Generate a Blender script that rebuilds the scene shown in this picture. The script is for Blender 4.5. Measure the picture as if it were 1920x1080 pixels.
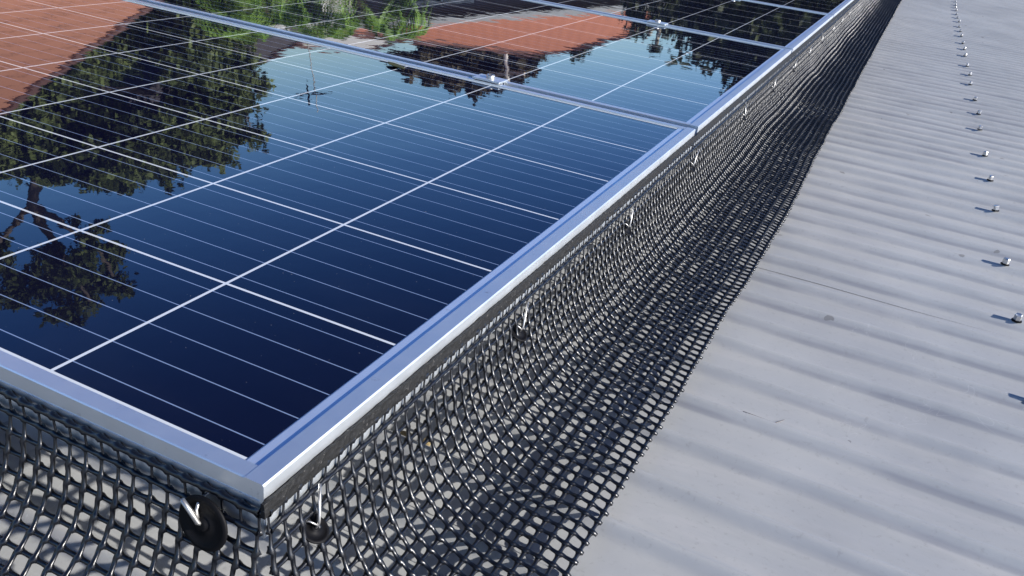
import bpy, math, random
import numpy as np
from mathutils import Matrix, Vector
random.seed(7); RNG = np.random.default_rng(7)
for o in list(bpy.data.objects): bpy.data.objects.remove(o)
S = bpy.context.scene; COL = S.collection
rad = math.radians

# ------------------------------------------------------------------ frame of the roof
# everything on the roof is built in roof coordinates: panel top plane z=0, +y along the eave,
# +x up the slope; ROOF turns that into the world (pitch 11.9 degrees, 3.3 m above the ground)
PITCH = math.atan(.21); c_, s_ = math.cos(PITCH), math.sin(PITCH)
ROOF = Matrix(((c_, 0, -s_, 0), (0, 1, 0, 0), (s_, 0, c_, 3.3), (0, 0, 0, 1)))

# ------------------------------------------------------------------ camera
CR = ((0.89808197, 0.42303679, 0.12036881), (0.28709964, -0.35652041, -0.88908211), (-0.3332005, 0.83302645, -0.44163826))
CC = (0.24419, -0.28694, 0.31501)
cam = bpy.data.cameras.new('camera'); co = bpy.data.objects.new('camera', cam); COL.objects.link(co)
m = Matrix(((CR[0][0], -CR[1][0], -CR[2][0], CC[0]), (CR[0][1], -CR[1][1], -CR[2][1], CC[1]),
            (CR[0][2], -CR[1][2], -CR[2][2], CC[2]), (0, 0, 0, 1)))
co.matrix_world = ROOF @ m
cam.sensor_width = 36; cam.lens = 1579.84 / 1920 * 36; cam.clip_start = .02; cam.clip_end = 5000
S.camera = co

# ------------------------------------------------------------------ sky and sun
SUN = (ROOF.to_3x3() @ Vector((1, .005, .41))).normalized()
S.world = bpy.data.worlds.new('World'); S.world.use_nodes = True
nt = S.world.node_tree; bg = nt.nodes['Background']
sky = nt.nodes.new('ShaderNodeTexSky'); sky.sky_type = 'NISHITA'; sky.sun_disc = False
sky.sun_elevation = math.asin(SUN.z); sky.sun_rotation = math.atan2(SUN.x, SUN.y)
sky.air_density = 1.0; sky.dust_density = 2.2; sky.ozone_density = 2.0; sky.altitude = 50
hs = nt.nodes.new('ShaderNodeHueSaturation'); hs.inputs['Saturation'].default_value = 1.32
nt.links.new(sky.outputs[0], hs.inputs['Color']); gn = nt.nodes.new('ShaderNodeVectorMath'); gn.operation = 'MULTIPLY'; 
# deep polarised blue overhead, bright pale band low down
tc = nt.nodes.new('ShaderNodeTexCoord'); sx = nt.nodes.new('ShaderNodeSeparateXYZ'); nt.links.new(tc.outputs['Generated'], sx.inputs[0])
cr = nt.nodes.new('ShaderNodeValToRGB'); nt.links.new(sx.outputs[2], cr.inputs[0]); cr.color_ramp.interpolation = 'B_SPLINE'
els = cr.color_ramp.elements; els[0].position = 0; els[0].color = (1, 1, 1, 1); els[1].position = 1; els[1].color = (.05, .065, .095, 1)
for p_, c4 in ((.10, (.86, .93, 1, 1)), (.22, (.41, .53, .79, 1)), (.42, (.125, .19, .33, 1)), (.66, (.10, .145, .25, 1))): e_ = els.new(p_); e_.color = c4
nt.links.new(cr.outputs[0], gn.inputs[1]); nt.links.new(hs.outputs[0], gn.inputs[0]); nt.links.new(gn.outputs[0], bg.inputs[0]); bg.inputs[1].default_value = .235; els[0].color = (1.0, 1.0, 1.0, 1)
sl = bpy.data.lights.new('sun', 'SUN'); sl.energy = 5.0; sl.angle = rad(.53); sl.color = (1, .95, .88)
so = bpy.data.objects.new('sun', sl); COL.objects.link(so)
so.rotation_euler = SUN.to_track_quat('Z', 'Y').to_euler()
S.view_settings.view_transform = 'Standard'; S.view_settings.look = 'None'
S.view_settings.exposure = .70; S.view_settings.gamma = 1
S.render.engine = 'CYCLES'

# ------------------------------------------------------------------ material helpers
def mat(name):
    m = bpy.data.materials.new(name); m.use_nodes = True
    return m, m.node_tree, m.node_tree.nodes['Principled BSDF']
def N(nt, t, **k):
    n = nt.nodes.new(t)
    for a, b in k.items():
        if a in n.inputs: n.inputs[a].default_value = b
        else: setattr(n, a, b)
    return n
def math_(nt, op, a, b=None, c=None, clamp=False):
    n = nt.nodes.new('ShaderNodeMath'); n.operation = op; n.use_clamp = clamp
    for i, v in enumerate((a, b, c)):
        if v is None: continue
        if isinstance(v, (int, float)): n.inputs[i].default_value = v
        else: nt.links.new(v, n.inputs[i])
    return n.outputs[0]
def mix(nt, f, a, b):
    n = nt.nodes.new('ShaderNodeMix'); n.data_type = 'RGBA'
    for i, v in ((0, f), (6, a), (7, b)):
        if isinstance(v, (int, float)): n.inputs[i].default_value = v
        elif isinstance(v, tuple): n.inputs[i].default_value = (*v, 1)
        else: nt.links.new(v, n.inputs[i])
    return n.outputs[2]
def noise(nt, co, scale, detail=3, rough=.5, dist=0, sc=None):
    if sc is not None:
        mp = nt.nodes.new('ShaderNodeMapping'); mp.inputs['Scale'].default_value = sc
        nt.links.new(co, mp.inputs[0]); co = mp.outputs[0]
    n = N(nt, 'ShaderNodeTexNoise', Scale=scale, Detail=detail, Roughness=rough, Distortion=dist)
    nt.links.new(co, n.inputs['Vector']); return n.outputs['Fac']
def ramp(nt, f, lo, hi):
    n = nt.nodes.new('ShaderNodeMapRange'); n.inputs[1].default_value = lo; n.inputs[2].default_value = hi
    n.interpolation_type = 'SMOOTHSTEP'; nt.links.new(f, n.inputs[0]); return n.outputs[0]
def objco(nt): return nt.nodes.new('ShaderNodeTexCoord').outputs['Object']
def bump(nt, b, h, strength=.3, dist=.001):
    n = N(nt, 'ShaderNodeBump', Strength=strength, Distance=dist); nt.links.new(h, n.inputs['Height'])
    nt.links.new(n.outputs[0], b.inputs['Normal']); return n

def simple(name, col, rough=.5, metal=0, var=.15, scale=8, bmp=0, spec=.5):
    m, nt, b = mat(name); co = objco(nt)
    f = noise(nt, co, scale, 5, .6)
    nt.links.new(mix(nt, f, tuple(x * (1 - var) for x in col), tuple(min(1, x * (1 + var)) for x in col)), b.inputs['Base Color'])
    b.inputs['Roughness'].default_value = rough; b.inputs['Metallic'].default_value = metal
    b.inputs['Specular IOR Level'].default_value = spec
    if bmp: bump(nt, b, noise(nt, co, scale * 6, 4, .6), .4, bmp)
    return m

# painted corrugated steel
def roof_material():
    m, nt, b = mat('painted_corrugated_steel'); co = objco(nt)
    big = noise(nt, co, 3.2, 5, .6, .4, (1, .6, 1)); streak = noise(nt, co, 14, 5, .65, .6, (.25, 1.6, 1))
    col = mix(nt, ramp(nt, big, .3, .7), (.358, .370, .378), (.428, .440, .443))
    col = mix(nt, math_(nt, 'MULTIPLY', ramp(nt, streak, .45, .72), .45), col, (.48, .475, .47))
    st2 = noise(nt, co, 7, 5, .7, .6, (.22, 1.6, 1)); col = mix(nt, math_(nt, 'MULTIPLY', ramp(nt, st2, .52, .75), .30), col, (.27, .28, .30))
    sy_ = nt.nodes.new('ShaderNodeSeparateXYZ'); nt.links.new(co, sy_.inputs[0])      # patchy rib shade painted into the colour beside each crest
    rib_d = math_(nt, 'SUBTRACT', math_(nt, 'ABSOLUTE', math_(nt, 'SUBTRACT', math_(nt, 'FRACT', math_(nt, 'DIVIDE', math_(nt, 'SUBTRACT', sy_.outputs[1], .937 - .0105 - .0381), .0762)), .5)), math_(nt, 'MULTIPLY', noise(nt, co, 12, 3, .6, 0, (.6, 1, 1)), .05))
    rib_shade = math_(nt, 'MULTIPLY', math_(nt, 'SUBTRACT', 1.0, ramp(nt, rib_d, -.01, .035)), ramp(nt, noise(nt, co, 6, 4, .7, 0, (.5, 1.4, 1)), .35, .62))
    col = mix(nt, math_(nt, 'MULTIPLY', rib_shade, .48), col, (.17, .18, .22))
    # fine speckle of dirt
    sp = noise(nt, co, 160, 3, .7); col = mix(nt, math_(nt, 'MULTIPLY', ramp(nt, sp, .56, .74), .40), col, (.25, .25, .25))
    # isolated dirt marks
    vo = N(nt, 'ShaderNodeTexVoronoi', Scale=26.0, Randomness=1.0); wco = N(nt, 'ShaderNodeVectorMath', operation='ADD')
    nn = N(nt, 'ShaderNodeTexNoise', Scale=60.0, Detail=3.0); nt.links.new(co, nn.inputs[0])
    sc = N(nt, 'ShaderNodeVectorMath', operation='SCALE'); sc.inputs[3].default_value = .016; nt.links.new(nn.outputs['Color'], sc.inputs[0])
    nt.links.new(co, wco.inputs[0]); nt.links.new(sc.outputs[0], wco.inputs[1])
    mp = nt.nodes.new('ShaderNodeMapping'); mp.inputs['Scale'].default_value = (.7, 1.2, 1); nt.links.new(wco.outputs[0], mp.inputs[0])
    nt.links.new(mp.outputs[0], vo.inputs['Vector'])
    sepc = nt.nodes.new('ShaderNodeSeparateColor'); nt.links.new(vo.outputs['Color'], sepc.inputs[0])
    rr = math_(nt, 'MULTIPLY', ramp(nt, sepc.outputs[0], .60, 1.0), .12)
    spot = math_(nt, 'LESS_THAN', vo.outputs['Distance'], rr)
    col = mix(nt, math_(nt, 'MULTIPLY', spot, .6), col, (.15, .145, .14))
    # scratches
    scn = noise(nt, co, 9, 2, .5, 3.5, (1, 1, 1)); line = math_(nt, 'LESS_THAN', math_(nt, 'ABSOLUTE', math_(nt, 'SUBTRACT', scn, .5)), .0022)
    gate = ramp(nt, noise(nt, co, 4.0, 2), .56, .62)
    col = mix(nt, math_(nt, 'MULTIPLY', math_(nt, 'MULTIPLY', line, gate), .35), col, (.55, .55, .55))
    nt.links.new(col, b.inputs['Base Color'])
    nt.links.new(math_(nt, 'MULTIPLY_ADD', big, .25, .36), b.inputs['Roughness'])
    b.inputs['Metallic'].default_value = .0
    hh = math_(nt, 'ADD', math_(nt, 'MULTIPLY', noise(nt, co, 22, 4, .55, .5, (.35, 1, 1)), 1.0), math_(nt, 'MULTIPLY', noise(nt, co, 5, 2, .5), 2.5))
    bump(nt, b, hh, .45, .0022)
    return m
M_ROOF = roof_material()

def aluminium(name, col, rough, line_scale=(1, 1, 1), metal=.86):
    m, nt, b = mat(name); co = objco(nt)
    f = noise(nt, co, 30, 5, .65)
    c = mix(nt, f, tuple(x * .9 for x in col), col)
    d = ramp(nt, noise(nt, co, 55, 4, .7), .62, .76)
    c = mix(nt, math_(nt, 'MULTIPLY', d, .5), c, (.25, .25, .26))
    nt.links.new(c, b.inputs['Base Color']); b.inputs['Metallic'].default_value = metal
    nt.links.new(math_(nt, 'MULTIPLY_ADD', f, .16, rough), b.inputs['Roughness'])
    bump(nt, b, noise(nt, co, 220, 3, .6, 0, line_scale), .12, .0004)
    return m
M_ALU = aluminium('anodised_aluminium', (.81, .85, .87), .34)
M_ALU2 = aluminium('anodised_aluminium_inner_lip', (.72, .82, .95), .30, (1, 1, 1), .7)
M_STEEL = aluminium('bare_steel', (.58, .57, .55), .34, (1, 1, 1), .95)
M_PVC = simple('black_coated_wire', (.004, .005, .008), .31, 0, .3, 90, .0003, .62)
M_BLACK = simple('black_plastic', (.004, .004, .005), .6, 0, .2, 60, 0, .15)

def selvedge():
    m, nt, b = mat('black_mesh_selvedge'); co = objco(nt)
    vo = N(nt, 'ShaderNodeTexVoronoi', Scale=210.0); nt.links.new(co, vo.inputs['Vector'])
    f = noise(nt, co, 330, 4, .7)
    nt.links.new(mix(nt, ramp(nt, f, .62, .74), (.010, .010, .010), (.20, .19, .18)), b.inputs['Base Color'])
    b.inputs['Roughness'].default_value = .6; b.inputs['Specular IOR Level'].default_value = .3
    bump(nt, b, math_(nt, 'ADD', vo.outputs['Distance'], f), .8, .0012); return m
M_SELV = selvedge()

PX, PY, MX, MY = .158, .1575, .0225, .0145
def cell_material():
    m, nt, b = mat('solar_cells_under_glass'); co = objco(nt)
    sp = nt.nodes.new('ShaderNodeSeparateXYZ'); nt.links.new(co, sp.inputs[0])
    X, Y = sp.outputs[0], sp.outputs[1]
    u = math_(nt, 'DIVIDE', math_(nt, 'MULTIPLY_ADD', X, -1.0, -MX), PX)
    v = math_(nt, 'DIVIDE', math_(nt, 'SUBTRACT', Y, MY), PY)
    def grid(t, p, w, n):     # distance to nearest integer line, in metres
        d = math_(nt, 'MULTIPLY', math_(nt, 'ABSOLUTE', math_(nt, 'SUBTRACT', math_(nt, 'FRACT', math_(nt, 'ADD', t, .5)), .5)), p)
        return math_(nt, 'LESS_THAN', d, w)
    gx = grid(u, PX, .00135, 10); gy = grid(v, PY, .00125, 6)
    gap = math_(nt, 'MAXIMUM', gx, gy)
    out = math_(nt, 'MAXIMUM', math_(nt, 'LESS_THAN', u, 0.0), math_(nt, 'MAXIMUM', math_(nt, 'GREATER_THAN', u, 10.0),
          math_(nt, 'MAXIMUM', math_(nt, 'LESS_THAN', v, 0.0), math_(nt, 'GREATER_THAN', v, 6.0))))
    gap = math_(nt, 'MAXIMUM', gap, out)
    v5 = math_(nt, 'MULTIPLY', v, 5.0)
    bus = math_(nt, 'LESS_THAN', math_(nt, 'MULTIPLY', math_(nt, 'ABSOLUTE', math_(nt, 'SUBTRACT', math_(nt, 'FRACT', v5), .5)), PY / 5), .00045)
    # cell colour: each cell its own slight tone, fine crystal grain, hairline fingers
    fl = nt.nodes.new('ShaderNodeCombineXYZ')
    nt.links.new(math_(nt, 'FLOOR', u), fl.inputs[0]); nt.links.new(math_(nt, 'FLOOR', v), fl.inputs[1])
    wn = N(nt, 'ShaderNodeTexWhiteNoise'); nt.links.new(fl.outputs[0], wn.inputs[0])
    grain = noise(nt, co, 60, 4, .6)
    tone = math_(nt, 'ADD', math_(nt, 'MULTIPLY', wn.outputs[0], .45), math_(nt, 'MULTIPLY', grain, .5))
    cell = mix(nt, tone, (.0022, .0024, .0095), (.0040, .0046, .0175))
    fing = math_(nt, 'LESS_THAN', math_(nt, 'FRACT', math_(nt, 'MULTIPLY', X, 520.0)), .07)
    cell = mix(nt, math_(nt, 'MULTIPLY', fing, .05), cell, (.12, .15, .25))
    c = mix(nt, bus, cell, (.20, .27, .42)); c = mix(nt, gap, c, (.60, .64, .68))
    # dust film and water marks on the glass
    dust = ramp(nt, noise(nt, co, 9, 5, .6, .5, (.5, 1, 1)), .45, .85)
    c = mix(nt, math_(nt, 'MULTIPLY', dust, .008), c, (.6, .6, .6))
    speck = ramp(nt, noise(nt, co, 330, 2, .5), .75, .80)
    c = mix(nt, math_(nt, 'MULTIPLY', speck, .35), c, (.45, .45, .42))
    nt.links.new(c, b.inputs['Base Color'])
    b.inputs['Roughness'].default_value = .012; b.inputs['IOR'].default_value = 1.41
    b.inputs['Specular IOR Level'].default_value = .5
    b.inputs['Specular Tint'].default_value = (.80, .89, 1, 1)
    w = math_(nt, 'ADD', noise(nt, co, 13, 2, .5), math_(nt, 'MULTIPLY', noise(nt, co, 75, 2, .5), .10))
    bump(nt, b, w, .30, .0006)
    return m
M_CELL = cell_material()

def tile_roof(name, c1, c2, sx=3.3, sy=2.8):
    m, nt, b = mat(name); co = nt.nodes.new('ShaderNodeTexCoord').outputs['UV']
    sp = nt.nodes.new('ShaderNodeSeparateXYZ'); nt.links.new(co, sp.inputs[0])
    f = noise(nt, co, 1.6, 6, .7); g = noise(nt, co, 9, 4, .7)
    col = mix(nt, math_(nt, 'MULTIPLY', math_(nt, 'ADD', f, g), .5), c1, c2)
    bands = math_(nt, 'FRACT', math_(nt, 'MULTIPLY', sp.outputs[1], sy)); rolls = math_(nt, 'SINE', math_(nt, 'MULTIPLY', sp.outputs[0], sx * 6.283))
    col = mix(nt, math_(nt, 'MULTIPLY', math_(nt, 'LESS_THAN', bands, .09), .55), col, tuple(x * .35 for x in c1))
    col = mix(nt, math_(nt, 'MULTIPLY', ramp(nt, noise(nt, co, 3, 5, .75), .58, .74), .5), col, (.08, .06, .05))
    nt.links.new(col, b.inputs['Base Color']); b.inputs['Roughness'].default_value = .85
    bump(nt, b, math_(nt, 'ADD', math_(nt, 'MULTIPLY', rolls, .5), bands), .25, .012)
    return m
M_TERRA = tile_roof('weathered_terracotta_tiles', (.32, .135, .085), (.46, .215, .14))
M_SALMON = tile_roof('orange_terracotta_tiles', (.50, .17, .095), (.72, .30, .18))
M_GREYT = tile_roof('dark_grey_tiles', (.07, .065, .075), (.13, .12, .13))
M_CAP = simple('dark_ridge_tiles', (.12, .06, .05), .8)
M_WHITE = simple('white_render', (.74, .72, .68), .85, 0, .08, 2)
M_MAUVE = simple('grey_brick', (.17, .14, .15), .9, 0, .25, 3)
M_BRICK = simple('red_brick', (.33, .17, .12), .9, 0, .25, 3)
M_GLASS = simple('window_glass', (.02, .025, .03), .05)
M_TRIM = simple('white_trim', (.7, .7, .68), .5)
M_BARK = simple('grey_bark', (.16, .13, .105), .95, 0, .35, 4, .01)
M_PALEB = simple('pale_bark', (.42, .38, .32), .9, 0, .25, 4, .01)
def ground_mat():
    m, nt, b = mat('lawn_and_dirt'); co = objco(nt)
    f = noise(nt, co, .12, 6, .6); g = noise(nt, co, 4, 4, .7)
    col = mix(nt, g, (.035, .055, .018), (.075, .10, .03)); col = mix(nt, ramp(nt, f, .5, .62), col, (.16, .13, .09))
    nt.links.new(col, b.inputs['Base Color']); b.inputs['Roughness'].default_value = .95; return m
M_GROUND = ground_mat()
def leaf_mat(name, a, c):
    m, nt, b = mat(name); co = objco(nt)
    f = noise(nt, co, 1.1, 4, .6); g = noise(nt, co, 9, 2, .6)
    nt.links.new(mix(nt, ramp(nt, math_(nt, 'MULTIPLY_ADD', g, .5, math_(nt, 'MULTIPLY', f, .5)), .35, .65), a, c), b.inputs['Base Color'])
    b.inputs['Roughness'].default_value = .6; b.inputs['Specular IOR Level'].default_value = .35; return m
M_LEAF = leaf_mat('olive_foliage', (.022, .036, .013), (.19, .24, .075))
M_LEAFD = leaf_mat('dark_foliage', (.016, .024, .010), (.05, .065, .02))
M_LEAFB = leaf_mat('dry_brown_foliage', (.045, .038, .022), (.11, .09, .05))
M_PALM = leaf_mat('bright_green_fronds', (.07, .15, .02), (.22, .36, .06))
M_DRYLEAF = simple('withered_leaf', (.045, .05, .018), .7, 0, .3, 80)

# ------------------------------------------------------------------ mesh helpers
class MB:
    def __init__(s): s.v = []; s.f = []; s.n = 0; s.uv = None
    def add(s, V, F):
        V = np.asarray(V, float).reshape(-1, 3)
        s.v.append(V); s.f.extend([tuple(int(i) + s.n for i in f) for f in F]); s.n += len(V)
    def box(s, x0, x1, y0, y1, z0, z1):
        V = [(x, y, z) for z in (z0, z1) for y in (y0, y1) for x in (x0, x1)]
        s.add(V, [(0, 2, 3, 1), (4, 5, 7, 6), (0, 1, 5, 4), (2, 6, 7, 3), (0, 4, 6, 2), (1, 3, 7, 5)])
    def tube(s, P, r, n=8, cap=True):
        P = [Vector(p) for p in P]; R = r if hasattr(r, '__len__') else [r] * len(P)
        V = []; up = None
        for i, p in enumerate(P):
            t = (P[min(i + 1, len(P) - 1)] - P[max(i - 1, 0)]).normalized()
            if up is None: up = t.orthogonal().normalized()
            up = (up - t * up.dot(t)).normalized(); w = t.cross(up)
            for k in range(n):
                a = 2 * math.pi * k / n; V.append(p + (up * math.cos(a) + w * math.sin(a)) * R[i])
        F = [(i * n + k, i * n + (k + 1) % n, (i + 1) * n + (k + 1) % n, (i + 1) * n + k) for i in range(len(P) - 1) for k in range(n)]
        if cap: F += [tuple(range(n))[::-1], tuple((len(P) - 1) * n + k for k in range(n))]
        s.add([tuple(v) for v in V], F)
    def lathe(s, prof, c, axis, n=24):
        ax = Vector(axis).normalized(); u = ax.orthogonal().normalized(); w = ax.cross(u); c = Vector(c); V = []
        for r, h in prof:
            for k in range(n):
                a = 2 * math.pi * k / n; V.append(tuple(c + ax * h + (u * math.cos(a) + w * math.sin(a)) * r))
        F = [(i * n + k, i * n + (k + 1) % n, (i + 1) * n + (k + 1) % n, (i + 1) * n + k) for i in range(len(prof) - 1) for k in range(n)]
        F += [tuple(range(n))[::-1], tuple((len(prof) - 1) * n + k for k in range(n))]
        s.add(V, F)
    def extrude_y(s, prof, y0, y1, axis='y', closed=True):     # prof = [(a, z)]
        n = len(prof)
        V = [((p[0], y, p[1]) if axis == 'y' else (y, p[0], p[1])) for y in (y0, y1) for p in prof]
        F = [(i, (i + 1) % n, n + (i + 1) % n, n + i) for i in range(n)] + [tuple(range(n))[::-1], tuple(range(n, 2 * n))]
        s.add(V, F)
    def build(s, name, material, parent=None, smooth=False, bevel=0):
        me = bpy.data.meshes.new(name)
        V = np.concatenate(s.v) if s.v else np.zeros((0, 3))
        me.from_pydata(V.tolist(), [], s.f); me.update()
        if s.uv is not None:
            l = me.uv_layers.new(name='UVMap')
            for i, p in enumerate(me.polygons):
                for k, li in enumerate(p.loop_indices): l.data[li].uv = s.uv[i][k]
        if smooth: me.polygons.foreach_set('use_smooth', [True] * len(me.polygons))
        me.materials.append(material)
        o = bpy.data.objects.new(name, me); COL.objects.link(o); o.parent = parent
        if bevel:
            b = o.modifiers.new('bevel', 'BEVEL'); b.width = bevel; b.segments = 2; b.limit_method = 'ANGLE'
            o.modifiers.new('wn', 'WEIGHTED_NORMAL')
        return o
def tag(o, label=None, cat=None, group=None, kind=None):
    for k, v in (('label', label), ('category', cat), ('group', group), ('kind', kind)):
        if v: o[k] = v
    return o
def empty(name, loc=(0, 0, 0), rz=0, M=None):
    o = bpy.data.objects.new(name, None); COL.objects.link(o); o.empty_display_size = .05
    o.matrix_world = (M or Matrix()) @ Matrix.Translation(loc) @ Matrix.Rotation(rz, 4, 'Z'); return o
def copy_thing(src, mw):
    r = src.copy(); COL.objects.link(r); r.matrix_world = mw
    for ch in list(src.children):
        c = ch.copy(); COL.objects.link(c); c.parent = r
        for g in list(ch.children):
            d = g.copy(); COL.objects.link(d); d.parent = c
    return r

# ------------------------------------------------------------------ ground
g = MB(); g.box(-1500, 1500, -1500, 1500, -1, 0)
tag(g.build('ground', M_GROUND), 'lawn and bare dirt around the houses', 'ground', None, 'structure')

# ------------------------------------------------------------------ the house under the array: corrugated roof
H = .147; PIT = .0762; CREST = .937; AMP = .0054
house = tag(empty('house', M=ROOF), 'house with a pale blue-grey corrugated steel roof under the solar array', 'house')
XA, XB = -4.2, 2.2
def sheet(k):
    y0 = CREST + .0381 + PIT * (10 * k - 1); n = 11.2 * 36
    ys = np.arange(int(n) + 1) * PIT / 36 + y0
    ph = (ys - CREST) / PIT * 2 * np.pi
    z = -H - 2 * AMP + 2 * AMP * ((1 + np.cos(ph)) / 2) ** 7.5
    z = z + np.linspace(.0004, 0, len(ys)) * (1 if k > -3 else 0)      # laps over its neighbour
    xs = np.concatenate([[XA, -1.6, 0], np.arange(.12, 1.3, .06), [1.6, XB]])
    V = []; 
    for x in xs:
        dz = .0006 * np.sin(x * 9 + ys * 5 + k) + .0005 * np.sin(x * 23 + ys * 17)
        V.append(np.stack([np.full_like(ys, x), ys, z + dz], 1))
    ny = len(ys); b = MB()
    F = [(i * ny + j, (i + 1) * ny + j, (i + 1) * ny + j + 1, i * ny + j + 1) for i in range(len(xs) - 1) for j in range(ny - 1)]
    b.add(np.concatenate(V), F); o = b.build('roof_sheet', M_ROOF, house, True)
    sm = o.modifiers.new('thickness', 'SOLIDIFY'); sm.thickness = .0004; sm.offset = -1
    return o
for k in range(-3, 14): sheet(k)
RI = ROOF.inverted()
def wbox(b, x0, x1, y0, y1, z0, z1):        # a world-aligned box (top follows the roof) inside the tilted house
    V = []
    for z in (z0, z1):
        for y in (y0, y1):
            for x in (x0, x1):
                zz = z
                if z == z1: zz = 3.3 + (x * .21) - .147 - z1 
                V.append(tuple(RI @ Vector((x, y, zz))))
    b.add(V, [(0, 2, 3, 1), (4, 5, 7, 6), (0, 1, 5, 4), (2, 6, 7, 3), (0, 4, 6, 2), (1, 3, 7, 5)])
w = MB(); wbox(w, -3.7, 1.9, -1.1, 10.6, 0, .06); w.build('wall', M_BRICK, house)
b = MB(); b.box(XA - .14, XA + .012, -1.45, 11.2, -H - .10, -H - .002); b.build('gutter', M_TRIM, house)
b = MB(); b.box(XB - .1, XB + .12, -1.45, 11.2, -H + .004, -H + .03); b.build('ridge_capping', M_ROOF, house)
# screws: 3-4-3 crests along the purlin
def screw_head():
    b = MB()
    b.lathe([(.0052, .0012), (.0062, .0018), (.0062, .0075), (.0050, .0088)], (0, 0, 0), (0, 0, 1), 6); return b
def screw_washer():
    b = MB(); b.lathe([(.0085, 0), (.0083, .0008), (.006, .0016)], (0, 0, 0), (0, 0, 1), 16); return b
steps = [3, 4, 3]; y = CREST - 20 * PIT; kk = 0; scr = None
while y < 10.6:
    xx = .4925 + random.uniform(-.004, .004) + .002 * math.sin(y * 3)
    if scr is None:
        scr = screw_head().build('roof_screw', M_STEEL, house); scr.location = (xx, y, -H + .0008); 
        wsh = screw_washer().build('washer', M_BLACK, scr)
        s0 = scr
    else:
        s0 = scr.copy(); COL.objects.link(s0); s0.parent = house; s0.location = (xx, y, -H + .0008)
        w2 = wsh.copy(); COL.objects.link(w2); w2.parent = s0
    s0.rotation_euler = (random.uniform(-.08, .08), random.uniform(-.08, .08), random.uniform(0, 3))
    s0.scale = (.80, .80, 1.2)
    y += steps[kk % 3] * PIT; kk += 1

# ------------------------------------------------------------------ solar panels
W, D, FH = 1.628, .974, .038; PITCHY = .992
def make_panel(j):
    names = ['front solar panel, its near corner showing, a tree and brown-orange roof mirrored in it',
             'second solar panel from the front, mirroring the orange tiled roof and blue sky',
             'third solar panel from the front, mirroring dark trees, between the second and the far ones',
             'fourth solar panel from the front, a sliver at the top edge of the photo',
             'fifth solar panel, farthest along the row']
    t = tag(empty('solar_panel', (0, PITCHY * j, 0), M=ROOF), names[j], 'solar panel', 'solar panels in a row along the roof')
    fl, fs = .0116, .0225      # visible flange on the long and on the short sides
    f = MB()
    # long sides (front, back): hollow channel profile, lip over the glass; a fine groove along the outer face
    pf = [(0, -FH), (0, -.0125), (.0006, -.0122), (.0006, -.0112), (0, -.0109), (0, -.0008), (.0008, 0), (fl, 0), (fl, -.0019), (.0022, -.0019), (.0022, -FH + .002), (.03, -FH + .002), (.03, -FH)]
    f.extrude_y(pf, -W + .0006, -.0006, 'x')
    f.build('long_rail', M_ALU, t); f = MB()
    f.extrude_y([(D - a, z) for a, z in pf][::-1], -W + .0006, -.0006, 'x')
    f.build('long_rail', M_ALU, t)
    f = MB()
    ps = [(.0007, -FH), (.0007, -.0008), (-.0001, .0003), (-.0125, .0003), (-.0133, -.0012), (-fs, -.0015), (-fs, -.0028), (-.0022, -.0028), (-.0022, -FH + .002), (-.028, -FH + .002), (-.028, -FH)]
    f.extrude_y(ps[:5][::1] + [(-.0133, -.0030), (-.0022, -.0030)] + ps[8:], -.0003, D + .0003, 'y')
    f.build('short_rail', M_ALU, t); f = MB()
    f.extrude_y([(-W - a, z) for a, z in (ps[:5] + [(-.0133, -.0030), (-.0022, -.0030)] + ps[8:])][::-1], -.0003, D + .0003, 'y')
    f.build('short_rail', M_ALU, t)
    f = MB(); f.box(-fs, -.0131, fl + .0002, D - fl - .0002, -.0029, -.0014)
    f.build('inner_lip', M_ALU2, t); f = MB()
    f.box(-W + .0131, -W + fs, fl + .0002, D - fl - .0002, -.0029, -.0014)
    f.build('inner_lip', M_ALU2, t)
    gl = MB(); gl.box(-W + .003, -.003, .003, D - .003, -.0062, -.0021)
    gl.build('glass_face', M_CELL, t)
    bs = MB(); bs.box(-W + .004, -.004, .004, D - .004, -.0072, -.0064); bs.build('backsheet', M_WHITE, t)
    if j == 0:
        pass
    return t
for j in range(5): make_panel(j)

# mounting rails under the panels with clamps in the gaps
def rail(x, label):
    t = tag(empty('mounting_rail', (x, 0, 0), M=ROOF), label, 'mounting rail', 'aluminium mounting rails under the panels')
    r = MB(); r.extrude_y([(-.02, -.080), (.02, -.080), (.02, -.039), (.008, -.039), (.008, -.045), (-.008, -.045), (-.008, -.039), (-.02, -.039)], .02, 4.9, 'y')
    r.build('rail', M_ALU, t)
    for k in range(6):
        y = CREST + PIT * (12 * k - 10)
        f = MB(); f.box(-.03, .03, y - .02, y + .02, -H + .001, -.141); f.box(.0205, .0255, y - .02, y + .02, -.141, -.05); f.build('rail_foot', M_ALU, t)
    for k in range(1, 5):
        y = PITCHY * k - .009
        c = MB(); c.box(-.025, .025, y - .0175, y - .0155 + .031, .0012, .0042)
        c.box(-.025, .025, y - .0065, y - .0040, -.038, .0010); c.box(-.025, .025, y + .0040, y + .0065, -.038, .0010)
        cc = c.build('mid_clamp', M_ALU, t, False, .0006)
        h = MB(); h.lathe([(.0070, .0043), (.0074, .0048), (.0074, .0085), (.0062, .0098), (.0038, .0098), (.0034, .0072)], (0, y, 0), (0, 0, 1), 18)
        h.build('bolt', M_STEEL, cc, True)
    return t
rail(-.352, 'aluminium rail nearer the mesh edge, its clamps and bolts showing in the panel gaps')
rail(-1.27, 'aluminium rail farther from the mesh edge, under the left part of the panels')

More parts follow.
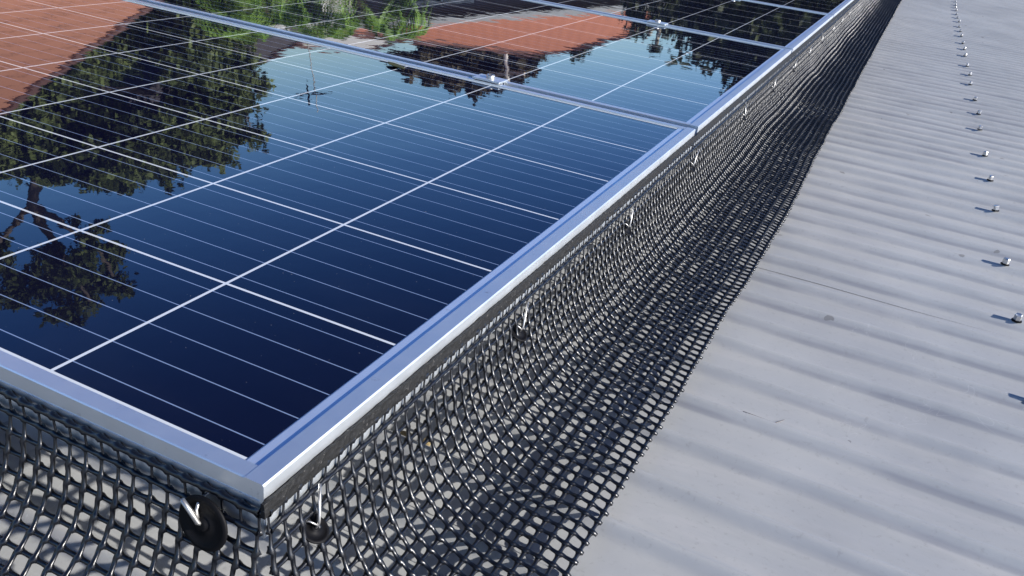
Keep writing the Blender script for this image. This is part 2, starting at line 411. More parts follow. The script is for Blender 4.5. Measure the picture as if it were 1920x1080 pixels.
# ------------------------------------------------------------------ black wire mesh skirts
P = .0132
THK = 1.46
def sweep(paths, rw, rt, nrm, n=6):
    rw = rw * THK; rt = rt * 1.12
    """tubes along many equal-length paths: paths (K,L,3), nrm (K,L,3) unit surface normals; elliptical section"""
    K, L, _ = paths.shape
    t = np.gradient(paths, axis=1); t /= np.linalg.norm(t, axis=2, keepdims=True) + 1e-12
    nn = nrm - (nrm * t).sum(2, keepdims=True) * t; nn /= np.linalg.norm(nn, axis=2, keepdims=True) + 1e-12
    b = np.cross(t, nn); a = np.arange(n) * 2 * np.pi / n
    V = paths[:, :, None] + b[:, :, None] * (np.cos(a) * 1)[None, None, :, None] * rw[..., None, None] + nn[:, :, None] * (np.sin(a))[None, None, :, None] * rt[..., None, None]
    idx = np.arange(K * L * n).reshape(K, L, n)
    A = idx[:, :-1, :]; B = idx[:, 1:, :]
    F = np.stack([A, np.roll(A, -1, 2), np.roll(B, -1, 2), B], -1).reshape(-1, 4)
    return V.reshape(-1, 3), F
def smooth_noise(shape, cells, seed):
    r = np.random.default_rng(seed); gx = r.normal(size=(int(shape[0] / cells[0]) + 3, int(shape[1] / cells[1]) + 3))
    xi = np.arange(shape[0]) / cells[0]; yi = np.arange(shape[1]) / cells[1]
    x0 = xi.astype(int); y0 = yi.astype(int); fx = xi - x0; fy = yi - y0; fx = fx * fx * (3 - 2 * fx); fy = fy * fy * (3 - 2 * fy)
    a = gx[x0][:, y0]; b_ = gx[x0 + 1][:, y0]; c = gx[x0][:, y0 + 1]; d = gx[x0 + 1][:, y0 + 1]
    return (a * (1 - fx[:, None]) + b_ * fx[:, None]) * (1 - fy) + (c * (1 - fx[:, None]) + d * fx[:, None]) * fy
def resample(prof, n, step):
    p = np.array(prof, float)
    # Catmull-Rom smooth, then even arc length
    q = []
    for i in range(len(p) - 1):
        p0, p1, p2, p3 = p[max(i - 1, 0)], p[i], p[i + 1], p[min(i + 2, len(p) - 1)]
        for t in np.linspace(0, 1, 20, endpoint=False):
            q.append(.5 * ((2 * p1) + (-p0 + p2) * t + (2 * p0 - 5 * p1 + 4 * p2 - p3) * t * t + (-p0 + 3 * p1 - 3 * p2 + p3) * t ** 3))
    q.append(p[-1]); q = np.array(q); s = np.concatenate([[0], np.cumsum(np.linalg.norm(np.diff(q, axis=0), axis=1))])
    tt = np.arange(n) * step
    return np.stack([np.interp(tt, s, q[:, k]) for k in range(2)], 1), s[-1]
def mesh_surface(prof, nrows, na, along0, edge_fn, seed, amp=1.0):
    """node grid (na, nrows, 3) in (out, along, z)"""
    pr, L = resample(prof, nrows, P)
    out = np.tile(pr[:, 0], (na, 1)); z = np.tile(pr[:, 1], (na, 1)); al = along0 + np.arange(na)[:, None] * P + np.zeros((1, nrows))
    k = np.linspace(0, 1, nrows)[None, :]
    sc = edge_fn(al[:, :1]) / pr[-1, 0]
    out = np.where(out > .008, .008 + (out - .008) * ((sc * pr[-1, 0] - .008) / (pr[-1, 0] - .008)), out)
    out = out + smooth_noise((na, nrows), (9, 5), seed) * .0012 * k ** .7 * amp
    z = z + smooth_noise((na, nrows), (14, 6), seed + 1) * .0042 * np.sin(np.pi * np.clip((k - .15) / .85, 0, 1)) ** .8 * amp
    al = al + smooth_noise((na, nrows), (6, 4), seed + 2) * .0006
    z = np.maximum(z, -H + .0012)
    return out, al, z
def build_mesh(name, material, G, keep, jog, seed, side=1):
    """G (na,nr,3) node positions; keep bool (na,nr)"""
    na, nr, _ = G.shape
    ta = np.gradient(G, axis=0); tr = np.gradient(G, axis=1); nm = np.cross(ta, tr); nm /= np.linalg.norm(nm, axis=2, keepdims=True) + 1e-12; nm *= side
    ua = ta / np.linalg.norm(ta, axis=2, keepdims=True)
    rs = np.random.default_rng(seed); VV = []; FF = []; off = 0
    def emit(V, F):
        nonlocal off
        VV.append(V); FF.append(F + off); off += len(V)
    J = G + ua * (rs.normal(size=(na, nr, 1)) * .00035) + nm * rs.normal(size=(na, nr, 1)) * .0003
    # strands along the edge, one per row, segment list honouring keep
    for j in range(nr):
        a = np.where(keep[:, j])[0]
        if len(a) < 2: continue
        p0, p1 = J[a[0]:a[-1], j], J[a[0] + 1:a[-1] + 1, j]; n0 = nm[a[0]:a[-1], j]
        K = len(p0); pts = [p0, p0 * .75 + p1 * .25 , p0 * .5 + p1 * .5, p0 * .25 + p1 * .75]
        path = np.stack(pts, 1).reshape(1, -1, 3); path = np.concatenate([path, p1[None, -1:]], 1)
        nn = np.repeat(n0, 4, 0)[None]; nn = np.concatenate([nn, nn[:, -1:]], 1)
        wpat = np.tile([.0020, .00118, .00105, .00118], K)[None]; wpat = np.concatenate([wpat, [[.0021]]], 1)
        if j == 0: wpat = wpat * 1.25
        path = path + nn * (np.tile([.0, .0002, .0004, .0002], K).tolist() + [0] and np.array(np.tile([0, .0002, .0004, .0002], K).tolist() + [0]))[None, :, None]
        V, F = sweep(path, wpat, wpat * 1.0 + .0003, nn, 6); emit(V, F)
    # strands across, a small sideways step at every node
    for i in range(na):
        a = np.where(keep[i])[0]
        if len(a) < 2: continue
        p = J[i, a[0]:a[-1] + 1]; n_ = nm[i, a[0]:a[-1] + 1]; u_ = ua[i, a[0]:a[-1] + 1]
        j0 = jog
        pts = [p[:-1] - u_[:-1] * j0, p[:-1] + u_[:-1] * j0 + (p[1:] - p[:-1]) * .17, (p[:-1] + p[1:]) * .5 + u_[1:] * j0 * .35, p[1:] - u_[1:] * j0 * .75 - (p[1:] - p[:-1]) * .17]
        path = np.stack(pts, 1).reshape(1, -1, 3); endp = p[-1:] + (p[-1:] - p[-2:-1]) * rs.uniform(.22, .45)
        path = np.concatenate([path, p[None, -1:], endp[None]], 1)
        nn = np.repeat(n_[:-1], 4, 0)[None]; nn = np.concatenate([nn, nn[:, -1:], nn[:, -1:]], 1)
        K = len(p) - 1
        wp = np.array(np.tile([.0020, .00135, .00118, .00135], K).tolist() + [.0020, .0012])[None]
        lift = np.array(np.tile([.0019, .0016, .0012, .0016], K).tolist() + [.0019, .0010])
        st = np.clip((np.arange(len(lift)) - 4.0 + 4 * a[0]) / 5.0, .0, 1.0)     # pressed flat against the frame along the top
        lift = lift * st; thick = (wp * .80 + .0003) * (.42 + .58 * st)
        path = path + nn * lift[None, :, None]
        V, F = sweep(path, wp * (.62 + .38 * st), thick, nn, 6)
        c0 = np.arange(6); emit(V, F)
        # close the cut stub
        FF.append(np.array([[off - 6, off - 5, off - 4, off - 3], [off - 6, off - 3, off - 2, off - 1]]))
    # welded nodes
    ii, jj = np.where(keep); C0 = J[ii, jj]; n0 = nm[ii, jj]; u0 = ua[ii, jj]; b0 = np.cross(n0, u0)
    a = np.arange(8) * np.pi / 4; rr = np.where(np.arange(8) % 2 == 0, .0036, .0027)
    ring = C0[:, None] + (u0[:, None] * np.cos(a)[None, :, None] + b0[:, None] * np.sin(a)[None, :, None]) * rr[None, :, None]
    top = C0 + n0 * np.where(jj < 2, .0012, .0030)[:, None]; bot = C0 - n0 * .0011
    V = np.concatenate([ring, top[:, None], bot[:, None]], 1); Kn = len(C0); base = np.arange(Kn)[:, None] * 10
    F1 = np.stack([np.stack([base[:, 0] + k, base[:, 0] + (k + 1) % 8, base[:, 0] + 8, base[:, 0] + 8], 1) for k in range(8)], 1).reshape(-1, 4)
    F2 = np.stack([np.stack([base[:, 0] + (k + 1) % 8, base[:, 0] + k, base[:, 0] + 9, base[:, 0] + 9], 1) for k in range(8)], 1).reshape(-1, 4)
    quads = np.concatenate(FF); tris = np.concatenate([F1, F2])[:, :3] + off
    VV.append(V.reshape(-1, 3)); V = np.concatenate(VV)
    me = bpy.data.meshes.new(name); me.vertices.add(len(V)); me.vertices.foreach_set('co', V.ravel())
    nl = len(quads) * 4 + len(tris) * 3; me.loops.add(nl); me.polygons.add(len(quads) + len(tris))
    me.loops.foreach_set('vertex_index', np.concatenate([quads.ravel(), tris.ravel()]).astype(np.int32))
    me.polygons.foreach_set('loop_start', np.concatenate([np.arange(len(quads)) * 4, len(quads) * 4 + np.arange(len(tris)) * 3]).astype(np.int32))
    me.polygons.foreach_set('use_smooth', np.ones(len(quads) + len(tris), bool))
    me.update(calc_edges=True); me.validate(); me.materials.append(material)
    o = bpy.data.objects.new(name, me); COL.objects.link(o); return o

# right-hand skirt, running along the array
ROWS_R = 18
profR = [(.0024, -.0180), (.0032, -.034), (.0075, -.058), (.0145, -.078), (.0265, -.097), (.043, -.1125), (.0645, -.1235), (.090, -.1310), (.119, -.1372), (.150, -.1420), (.18, -.1435)]
ey = np.array([-.3, .176, .345, .64, .9, 1.18, 1.6, 2.16, 4, 6.2, 9]); ex = np.array([.132, .134, .138, .141, .147, .150, .146, .148, .150, .152, .152])
def edge_r(y): return np.interp(y, ey, ex)
NA = 500
out, al, z = mesh_surface(profR, ROWS_R, NA, -.145, edge_r, 11)
G = np.stack([out, al, z], 2); keep = al >= -np.maximum(out - .004, 0) - .006
skirt = tag(empty('mesh_skirt', (0, 0, 0), M=ROOF), 'long black wire mesh curving from the right panel edges down onto the roof', 'wire mesh')
o = build_mesh('wire_mesh', M_PVC, G, keep, .00055, 5, -1); o.parent = skirt
# solid folded selvedge pressed on the frame
b = MB(); ys = np.arange(-.004, 6.4, .0044); th = []
V = []; 
for i, yv in enumerate(ys):
    r1 = random.uniform(-.0004, .0004); 
    for (xx, zz) in ((.0016, -.0093 + r1), (.0040, -.0090 + r1 * .5), (.0046, -.0130), (.0043 + random.uniform(0, .0006), -.0162), (.0046, -.0190 + r1), (.0016, -.0194)):
        V.append((xx + random.uniform(-.00025, .00025), yv, zz))
n = 6; F = [(i * n + k, i * n + (k + 1) % n, (i + 1) * n + (k + 1) % n, (i + 1) * n + k) for i in range(len(ys) - 1) for k in range(n)]
F += [tuple(range(n))[::-1], tuple((len(ys) - 1) * n + k for k in range(n))]
b.add(V, F); b.build('folded_edge', M_SELV, skirt)

# front skirt, crossing the lower left corner
ROWS_F = 17
profF = [(.0026, -.0175), (.0034, -.030), (.0055, -.044), (.0095, -.058), (.0165, -.073), (.028, -.087), (.045, -.1005), (.067, -.1135), (.093, -.126), (.121, -.136), (.150, -.141), (.18, -.143)]
NF = 135
out, al, z = mesh_surface(profF, ROWS_F, NF, -1.65, lambda y: .14 + 0 * y, 23, 1.3)
G = np.stack([al, -out, z], 2)[::-1]; keep = (al <= np.maximum(out - .0045, 0) + .0045)[::-1]
skirt2 = tag(empty('mesh_skirt', (0, 0, 0), M=ROOF), 'black wire mesh skirt hanging from the front frame edge in the lower left corner', 'wire mesh')
o = build_mesh('wire_mesh', M_PVC, G, keep, .00055, 9); o.parent = skirt2

# clips: black disc washer pushed onto a hook of bright rod
def make_clip(bent=False):
    t = empty('mesh_clip')
    d = MB(); k_ = 1 if bent else .9; x_ = 0 if bent else -.0062
    d.lathe([(p * k_, q) for p, q in ((.002, .0), (.0135, .0), (.0155, .0008), (.0158, .0016), (.0150, .0024), (.0125, .0026), (.0120, .0020), (.004, .0020), (.0036, .0036), (.0024, .0038))], (x_, 0, 0), (1, 0, 0), 32)
    d.build('disc_washer', M_BLACK, t, True)
    r = MB(); r.tube([(-.004 + x_, 0, -.0002), (.002, 0, 0), (.0046, -.0006, .002), (.0062, -.0030, .0075), (.0090, -.0065, .0155)] if bent else [(-.004, 0, -.0002), (.002, 0, 0), (.0058, .0003, .0008), (.0120, .0030, .0050), (.0290, .0160, .0190)], [.0012, .0012, .0014, .0015, .0013], 8)
    r.build('hook_rod', M_STEEL, t, True)
    r = MB(); r.tube([(-.016, -.004, .014), (-.008, -.0035, .0135), (.001, -.003, .012), (.0035, -.0025, .008), (.003, -.001, .0)], .0009, 8)
    r.build('hook_tail', M_STEEL, t, True)
    return t
clips = [(.046, 'nearest clip on the right-hand mesh, beside the panel corner'), (.343, 'second clip from the panel corner along the right-hand mesh'),
         (.655, 'third clip from the panel corner along the right-hand mesh'), (.972, 'clip on the right-hand mesh just before the first panel joint'),
         (1.376, 'first clip past the first panel joint on the right-hand mesh'), (1.712, 'second clip past the first panel joint'),
         (2.03, 'clip on the mesh beside the second panel joint'), (2.34, 'first clip past the second panel joint'),
         (2.66, 'second clip past the second panel joint'), (2.98, 'clip on the mesh beside the third panel joint'),
         (3.30, 'last clip but one in view toward the top edge of the photo'), (3.62, 'clip at the very top edge of the photo')]
proto = None
for i, (yy, lab) in enumerate(clips):
    mw = ROOF @ Matrix.Translation((.0100, yy - .010, -.0520)) @ Matrix.Rotation(random.uniform(-.12, .12), 4, 'Z') @ Matrix.Rotation(rad(-58 + random.uniform(-5, 5)), 4, 'Y') @ Matrix.Scale(.70, 4) @ Matrix.Rotation(random.uniform(-.25, .25), 4, 'X')
    if proto is None: proto = make_clip(); proto.matrix_world = mw; t = proto
    else: t = copy_thing(proto, mw)
    tag(t, lab, 'clip', 'clips holding the mesh to the panel frames')
for xx, lab in ((-.0405, 'black round clip with a bright rod on the front mesh, below the panel corner'), (-.36, 'clip on the front mesh outside the left edge of the photo')):
    t = make_clip(True); t.matrix_world = (ROOF @ Matrix.Translation((xx + .0060, -.0086, -.0365)) @ Matrix.Rotation(rad(-90), 4, 'Z') @ Matrix.Rotation(rad(-8), 4, 'Y') @ Matrix.Rotation(rad(4), 4, 'X') @ Matrix.Scale(1.12, 4))
    tag(t, lab, 'clip', 'clips holding the mesh to the panel frames')

# ------------------------------------------------------------------ small debris
def leaf(name, loc, rz, L, Wd, label, M=M_DRYLEAF, curl=.3, cat='leaf'):
    b = MB(); n = 9; V = []
    for i in range(n):
        t = i / (n - 1); w = Wd * math.sin(math.pi * min(1, t * .96 + .02)) ** .7 * .5; h = curl * L * (t - .5) ** 2
        for k in (-1, 0, 1): V.append(((t - .5) * L, k * w, h + abs(k) * w * .5))
    F = [(i * 3 + k, (i + 1) * 3 + k, (i + 1) * 3 + k + 1, i * 3 + k + 1) for i in range(n - 1) for k in range(2)]
    b.add(V, F); o = b.build(name, M, None, True); sm = o.modifiers.new('t', 'SOLIDIFY'); sm.thickness = .0006
    o.matrix_world = ROOF @ Matrix.Translation(loc) @ Matrix.Rotation(rz, 4, 'Z'); tag(o, label, cat); return o
leaf('dead_leaf', (-.505, .934, -.0018), rad(160), .046, .016, 'withered dark leaf lying on the first panel beside the metal joint')
def rpt(px, py, z):          # roof point seen at a photo pixel, used only to copy where the litter lies
    d = [CR[0][k] * (px - 960) / 1579.84 + CR[1][k] * (py - 540) / 1579.84 + CR[2][k] for k in range(3)]
    t = (z - CC[2]) / d[2]; return (CC[0] + d[0] * t, CC[1] + d[1] * t, z)
def rz_at(y): return -H - 2 * AMP + 2 * AMP * ((1 + math.cos((y - CREST) / PIT * 2 * math.pi)) / 2) ** 7.5
M_TAN = simple('dry_tan_leaf', (.34, .26, .13), .8, 0, .3, 90)
for px, py, L, a, lab in ((757, 806, .016, 20, 'curled tan leaf scrap under the mesh nearest the panel corner'), (800, 828, .014, 120, 'tan leaf scrap under the mesh just outside the nearest one'),
                          (1156, 681, .010, 70, 'small tan scrap under the mesh apron, farther along')):
    q = rpt(px, py, -H); leaf('leaf_scrap', (q[0], q[1], rz_at(q[1]) + .0012), rad(a), L, L * .5, lab, M_TAN, .6)
stain_pts = [rpt(px, py, -H) for px, py in ((1393, 771), (1408, 775), (1424, 779), (1440, 784), (1458, 778), (1476, 772))]
b = MB(); b.tube([(p[0], p[1], rz_at(p[1]) + .0007) for p in stain_pts], [.0003, .0005, .0006, .0006, .0005, .0002], 6)
o = b.build('stain', simple('grey_stain', (.17, .16, .155), .9), None, True); o.matrix_world = ROOF; tag(o, 'thin bent grey twig lying across the grey roof ribs', 'stain')  # stain on the roof, modelled as a thin raised strand
p = rpt(1700, 177, -H)
b = MB(); b.lathe([(.001, 0), (.0045, .001), (.0042, .002), (.002, .0032)], (p[0], p[1], rz_at(p[1]) + .001), (0, 0, 1), 9)
o = b.build('stone_chip', M_WHITE, None); o.matrix_world = ROOF; tag(o, 'small white stone chip on the grey roof left of the screws', 'stone chip')

# ================================================================== surroundings (seen mirrored in the glass)
EYE = 3.45
def at(az, el, D): a = rad(az); return (D * math.sin(a), D * math.cos(a), EYE + D * math.tan(rad(el)))
def hip_house(name, cx, cy, rz, L, Wd, eave, ridge, rmat, wmat, label, over=.5, hip=None, windows=True, ridge_off=0):
    t = tag(empty(name, (cx, cy, 0), rz), label, 'house')
    w = MB(); w.box(-L / 2, L / 2, -Wd / 2, Wd / 2, 0, eave); w.build('wall', wmat, t)
    hip = Wd / 2 if hip is None else hip
    a, c = L / 2 + over, Wd / 2 + over; e = eave - .1
    V = [(-a, -c, e), (a, -c, e), (a, c, e), (-a, c, e), (-a + hip + over, 0, ridge), (a - hip - over, 0, ridge)]
    F = [(0, 1, 5, 4), (1, 2, 5), (2, 3, 4, 5), (3, 0, 4), (0, 3, 2, 1)]
    b = MB(); b.add(V, F); sl = math.hypot(c, ridge - e); hs = math.hypot(hip + over, ridge - e)
    b.uv = [[(0, 0), (2 * a, 0), (2 * a - hip, sl), (hip, sl)], [(0, 0), (2 * c, 0), (c, hs)], [(0, 0), (2 * a, 0), (2 * a - hip, sl), (hip, sl)], [(0, 0), (2 * c, 0), (c, hs)], [(0, 0)] * 4]
    r = b.build('roof', rmat, t)
    q = MB(); 
    for i, j in ((0, 4), (3, 4), (1, 5), (2, 5), (4, 5)):
        if (Vector(V[i]) - Vector(V[j])).length > .1: q.tube([V[i], V[j]], .10, 6)
    q.build('ridge_tiles', M_CAP, r)
    f = MB(); f.box(-a - .06, a + .06, -c - .08, -c - .003, e - .12, e + .03); f.box(-a - .06, a + .06, c + .003, c + .08, e - .12, e + .03)
    f.box(-a - .08, -a - .003, -c, c, e - .12, e + .028); f.box(a + .003, a + .08, -c, c, e - .12, e + .028); f.build('gutter', M_TRIM, t)
    if windows:
        nw = max(2, int(L / 3.2))
        for s in (-1, 1):
            for k in range(nw):
                x = -L / 2 + (k + .5) * L / nw; ww = .75; y0 = s * Wd / 2
                fr = MB(); zz = eave - 1.9
                fr.box(x - ww - .07, x + ww + .07, min(y0, y0 + s * .05), max(y0, y0 + s * .05), zz - .07, zz + 1.37)
                fo = fr.build('window', M_TRIM, t); pn = MB(); pn.box(x - ww, x - .03, min(y0 + s * .045, y0 + s * .06), max(y0 + s * .045, y0 + s * .06), zz, zz + 1.3)
                pn.box(x + .03, x + ww, min(y0 + s * .045, y0 + s * .06), max(y0 + s * .045, y0 + s * .06), zz, zz + 1.3); pn.build('pane', M_GLASS, fo)
    return t
def leaves(b, centers, count, size, aspect=.55, seed=1, shell=.55):
    r = np.random.default_rng(seed); C = np.array(centers, float)
    wgt = (C[:, 3] * C[:, 4] * C[:, 5]) ** .75; k = r.choice(len(C), count, p=wgt / wgt.sum())
    d = r.normal(size=(count, 3)); d /= np.linalg.norm(d, axis=1, keepdims=True)
    rad_ = shell + (1.08 - shell) * r.random(count) ** .8
    lump = .78 + .32 * np.sin(d[:, 0] * 5 + k) * np.sin(d[:, 1] * 6 + k * 2) + .15 * np.sin(d[:, 2] * 9 + k * 3)
    p = C[k, :3] + d * C[k, 3:6] * (rad_ * lump)[:, None]
    u = r.normal(size=(count, 3)); u /= np.linalg.norm(u, axis=1, keepdims=True); v = np.cross(u, r.normal(size=(count, 3))); v /= np.linalg.norm(v, axis=1, keepdims=True)
    s = size * r.uniform(.6, 1.4, (count, 1)); V = np.stack([p - u * s, p + v * s * aspect, p + u * s, p - v * s * aspect], 1).reshape(-1, 3)
    b.v.append(V); base = b.n; b.n += len(V); b.f.extend((np.arange(count * 4).reshape(-1, 4) + base).tolist())
def tree(name, base, trunk, limbs, blobs, n, size, label, lm=M_LEAF, bm=M_BARK, seed=1, cat='tree', shell=.45):
    bx = Vector(base); t = tag(empty(name, base), label, cat)
    b = MB(); rel = [tuple(Vector(p) - bx) for p in trunk[0]]; b.tube(rel, trunk[1], 10)
    for pts, r in limbs: b.tube([tuple(Vector(p) - bx) for p in pts], r, 6)
    b.build('trunk', bm, t, True)
    c = MB(); leaves(c, [(*(Vector(q[:3]) - bx), *q[3:6]) for q in blobs], n, size, .55, seed, shell); c.build('crown', lm, t)
    return t
def ball(az, el, D, r, rz=None, dd=0): return (*at(az, el, D), r, r, rz or r)

# weathered brown-orange tiled house, near, left
hip_house('house', -17.5, 5.2, rad(90), 18.5, 6.0, 2.7, 5.35, M_TERRA, M_BRICK, 'brick house with a weathered brown-orange tiled roof, mirrored at the left of the panels')
# tall spreading tree behind it
D0 = 26
base = at(-55.5, 0, D0); base = (base[0], base[1], 0)
tr = [(base), at(-55.8, -2, D0), at(-55.3, 3, D0), at(-54.8, 7.5, D0), at(-56.5, 11, D0), at(-55.5, 15, D0), at(-54.8, 17.5, D0)]
blobs = []
rr = random.Random(3)
AZT = [-64, -58, -54.8, -52, -49, -46, -44, -42.6]; ELT = [9.4, 9.2, 10.0, 11.0, 11.3, 9.8, 8.6, 6.4]
spots = []
for k in range(84):
    az = rr.uniform(-64, -43); top = float(np.interp(az, AZT, ELT)); r = rr.uniform(.6, 1.25); lim = top - r * 2.0
    spots.append((az, rr.uniform(.08, 1) * lim if k % 3 else lim, r))
for k in range(26):
    az = rr.uniform(-62, -42.8); top = float(np.interp(az, AZT, ELT)); spots.append((az, top - rr.uniform(.2, 1.3), rr.uniform(.22, .42)))
for az, el, r in ((-59.5, 14.0, .75), (-58.2, 15.6, .8), (-56.4, 16.0, .85), (-54.8, 15.2, .7), (-53.6, 16.4, .75), (-55.2, 17.4, .6), (-52.8, 14.8, .5), (-58.6, 13.0, .35), (-54.0, 13.6, .45),
                  (-57, 17.8, .4), (-53.0, 12.9, .3), (-60.5, 15.8, .8), (-56.4, 14.2, .5), (-52.6, 17.2, .35), (-55.8, 18.5, .25), (-54.4, 12.4, .2)): spots.append((az, el, r))
for az, el, r in spots:
    q = at(az, el, D0 + rr.uniform(-1.6, 1.6)); blobs.append((*q, r, r, r * .8))
    for s in range(2): blobs.append((q[0] + rr.uniform(-r, r), q[1] + rr.uniform(-r, r), q[2] + rr.uniform(-r, r) * .7, r * .45, r * .45, r * .4))
limbs = [([tr[3], at(-51.5, 9, D0), at(-48, 9, D0)], [.16, .1, .04]), ([tr[2], at(-50, 5, D0), at(-46, 6, D0), at(-44, 7, D0)], [.18, .11, .05, .02]), ([tr[4], at(-59, 13, D0), at(-60, 15, D0)], [.1, .07, .03]),
         ([tr[4], at(-54, 13.6, D0), at(-53, 16, D0)], [.1, .06, .03]), ([tr[2], at(-58, 7, D0), at(-61, 9, D0)], [.14, .1, .04]), ([at(-46, 6, D0), at(-43.8, 6.6, D0), at(-42.6, 8.2, D0)], [.05, .03, .015])]
tree('tall_tree', base, (tr, [.42, .36, .3, .22, .14, .09, .04]), limbs, blobs, 150000, .095, 'tall olive-green tree with bare limbs behind the brown-orange roof, mirrored in the front panel', M_LEAF, M_BARK, 4)
# grey-roofed house right of the tree
hx, hy, _ = at(-49, 0, 31)
hip_house('house', hx, hy, rad(44), 11, 9, 4.6, 7.0, M_GREYT, M_MAUVE, 'house with a dark grey tiled roof, mirrored just right of the tall tree', .5)
# white rendered house
hx, hy, _ = at(-34.6, 0, 34)
hip_house('house', hx, hy, rad(35), 8.6, 8, 5.0, 5.9, M_WHITE, M_WHITE, 'low white rendered house mirrored above the first panel joint', .3)
# orange tiled house
hx, hy, _ = at(-22.8, 0, 27)
hip_house('house', hx, hy, rad(20), 9.6, 9.0, 4.55, 5.85, M_SALMON, M_MAUVE, 'house with a bright orange tiled hip roof mirrored in the second panel', .5, 4.3)
# television antenna on its own mast beside the white house
q = at(-38.4, 0, 28); t = tag(empty('antenna', (q[0], q[1], 0)), 'television antenna on a thin mast, mirrored as a small dark mark in the front panel', 'antenna')
b = MB(); b.tube([(0, 0, 0), (0, 0, EYE + 28 * math.tan(rad(7.7)))], .016, 8); b.build('mast', M_STEEL, t)
b = MB(); zt = EYE + 28 * math.tan(rad(6.6))
b.tube([(-.5, 0, zt), (.5, 0, zt)], .03, 6)
for k in range(6): L = .5 - k * .05; b.tube([(-.45 + k * .18, -L, zt + .031), (-.45 + k * .18, L, zt + .031)], .02, 6)
b.tube([(-.3, 0, zt - .35), (-.3, 0, zt + .4)], .03, 6); b.build('dipole_array', M_BLACK, t)
# brown dry tree behind the orange roof
D1 = 36; base = at(-29, 0, D1); base = (base[0], base[1], 0)
bl = []
for az, el, r in ((-33.0, 5.0, .5), (-31.8, 5.5, .8), (-30.4, 5.8, 1.1), (-29, 6.3, 1.1), (-27.6, 6.6, 1.2), (-26.2, 6.6, 1.1), (-25, 6.1, .9), (-24, 5.4, .7), (-29, 4.2, 1.5), (-26.5, 4.5, 1.4)):
    q = at(az, el, D1); bl.append((*q, r, r, r * .6)); bl.append((q[0], q[1] + r * .6, q[2] - r * .2, r * .7, r * .7, r * .4))
tree('spreading_tree', base, ([base, at(-29, -1, D1), at(-28.6, 3.5, D1), at(-27.6, 5.5, D1)], [.4, .35, .25, .1]), [([at(-28.6, 3.5, D1), at(-31, 5, D1)], [.2, .05])], bl, 30000, .17,
     'flat-crowned brownish tree behind the orange roof, mirrored past the first panel joint', M_LEAFB, M_PALEB, 8)
q = at(-25.6, 0, 30); t = tag(empty('utility_pole', (q[0], q[1], 0)), 'pale utility pole in front of the flat-crowned brownish tree', 'pole')
b = MB(); b.tube([(0, 0, 0), (0, 0, EYE + 30 * math.tan(rad(7.2)))], [.11, .07], 10); b.build('post', M_WHITE, t)
b = MB(); b.box(-.7, .7, -.05, .05, 6.75, 6.87); b.build('crossarm', M_PALEB, t)
# slim tree with a pale trunk
D2 = 16; base = at(-15.4, 0, D2); base = (base[0], base[1], 0)
tree('young_tree', base, ([base, at(-15.6, 0, D2), at(-15.0, 3, D2), at(-15.3, 4.5, D2)], [.09, .08, .06, .03]), [([at(-15.0, 3, D2), at(-16.2, 4.2, D2)], [.04, .02])],
     [ball(-16.2, 3.2, D2, .28), ball(-14.2, 3.4, D2, .3), ball(-15.4, 4.7, D2, .16), ball(-14.8, 2.4, D2, .4), ball(-16.6, 2.4, D2, .35)], 1500, .055, 'slim young tree with a pale trunk, mirrored in the second panel', M_LEAFD, M_PALEB, 9)
D2 = 30; base = at(-20.8, 0, D2 + 6); base = (base[0], base[1], 0)
tree('small_tree', base, ([base, at(-20.8, 2, D2 + 6), at(-20.9, 4.9, D2 + 6)], [.12, .1, .05]), [], [ball(-20.9, 5.1, D2 + 6, .55), ball(-21.4, 4.8, D2 + 6, .4), ball(-20.3, 5.0, D2 + 6, .35)], 1800, .08,
     'small dark tree top poking over the orange roof ridge', M_LEAFD, M_BARK, 12)
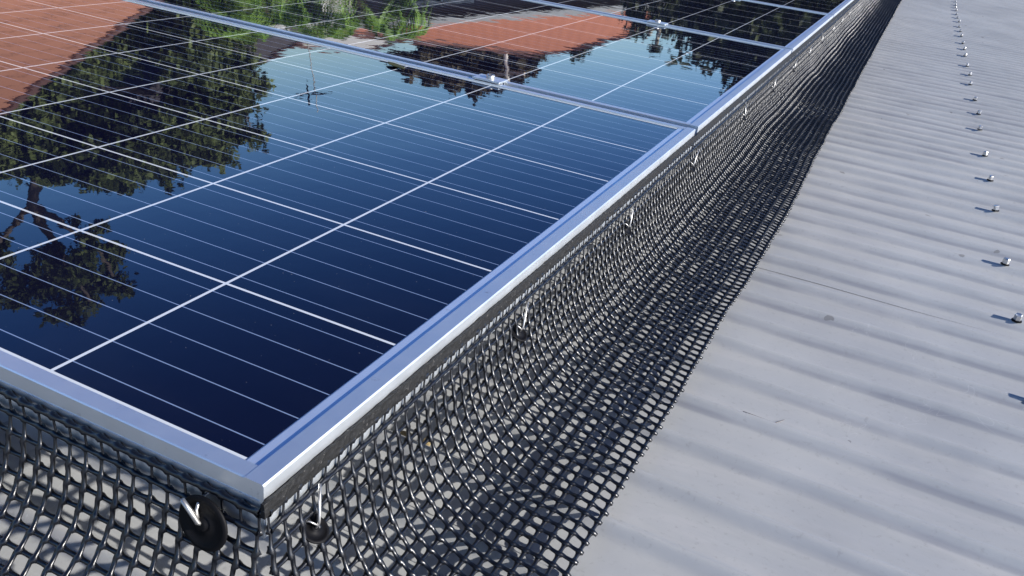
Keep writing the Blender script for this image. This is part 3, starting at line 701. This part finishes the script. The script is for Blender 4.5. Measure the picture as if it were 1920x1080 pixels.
# dark trees on the right
for k, (azs, Dd, lab, sd) in enumerate(((((-13.2, 2.2, 1.0), (-11.8, 3.6, 1.2), (-10.2, 4.6, 1.3), (-8.8, 5.6, 1.2), (-7.4, 5.9, 1.2), (-6, 5.0, 1.3), (-11, 1.8, 1.4), (-8.5, 3.2, 1.5), (-8.6, 7.0, .55), (-7.4, 7.6, .45), (-6, 7.2, .7), (-9.8, 6.6, .3), (-4.6, 6.2, 1.2), (-6, 1.5, 1.6)), 17, 'dense dark tree mirrored in the third panel, leftmost of the dark trees', 21),
                                 (((-3, 4.4, 1.5), (-1, 5, 1.6), (1.5, 4.6, 1.5), (-2, 2, 1.7), (1, 2, 1.7), (3.5, 3.2, 1.5), (-4, 6.2, .9)), 21, 'dense dark tree farther right, behind the end of the array', 22),
                                 (((7, 3.6, 1.6), (9.5, 4.4, 1.7), (12, 3.4, 1.6), (9, 1.5, 1.9)), 24, 'dark green tree beyond the far end of the grey roof', 23))):
    cx = sum(a[0] for a in azs) / len(azs); base = at(cx, 0, Dd); base = (base[0], base[1], 0); bl = []
    for az, el, r in azs: q = at(az + 1.4, el, Dd); bl.append((*q, r, r, r * .8)); bl.append((q[0] + r * .7, q[1], q[2] + r * .3, r * .5, r * .5, r * .4)); bl.append((q[0] - r * .6, q[1] + .3, q[2] - r * .3, r * .55, r * .5, r * .45))
    tree('dark_tree', base, ([base, at(cx, 0, Dd), at(cx, 4, Dd)], [.35, .28, .1]), [], bl, 36000, .11, lab, M_LEAFD, M_BARK, sd, shell=.3)
# palms with bright fronds in front of the white house
def palm(az, D, ht, seed, label):
    r = random.Random(seed); q = at(az, 0, D); t = tag(empty('palm', (q[0], q[1], 0)), label, 'palm', 'palms in front of the white house')
    b = MB(); b.tube([(0, 0, 0), (.05, 0, ht * .5), (0, .03, ht)], [.16, .13, .11], 8); b.build('trunk', M_BARK, t, True)
    c = MB()
    for k in range(22):
        a = r.uniform(0, 6.28); up = r.uniform(.1, 1.3); L = r.uniform(1.1, 1.7); prev = None; pts = []
        for s in range(9):
            f = s / 8; hr = L * math.sin(f * 1.5) * math.cos(up * .6); zz = ht + L * (math.sin(up) * f - .75 * f * f)
            pts.append(Vector((math.cos(a) * hr, math.sin(a) * hr, zz)))
        c.tube(pts, [.02 - .0018 * i for i in range(9)], 4, False)
        for i in range(1, 8):
            for sgn in (-1, 1):
                for h in (0, .5):
                    p = pts[i] + (pts[i + 1] - pts[i]) * h; d = (pts[i + 1] - pts[i]).normalized(); sd = d.cross(Vector((0, 0, 1))).normalized() * sgn
                    tip = p + sd * .32 + d * .25 - Vector((0, 0, .14)); wv = d * .028
                    c.add([tuple(p - wv), tuple(p + wv), tuple(tip)], [(0, 1, 2)])
    c.build('fronds', M_PALM, t)
for az, D, h, lab in ((-40.6, 17, 3.75, 'palm farthest left in front of the white house'), (-38.6, 18, 3.3, 'shortest palm, just left of the white house'),
                      (-34.7, 16, 3.9, 'bright green palm alone in front of the white house wall')):
    palm(az, D, h, int(h * 10), lab)
# far-off wood round the horizon
b = MB(); r = np.random.default_rng(5); bl = []
for k in range(260):
    a = r.uniform(0, 360); D = r.uniform(85, 130); hgt = r.uniform(2.0, 3.9); q = at(a, 0, D); bl.append((q[0], q[1], hgt * .5, r.uniform(3, 6), r.uniform(3, 6), hgt * .5))
leaves(b, bl, 26000, .7, .6, 6, .5)
tag(b.build('far_wood', M_LEAFD), 'low dark band of distant trees round the horizon', 'wood', None, 'stuff')
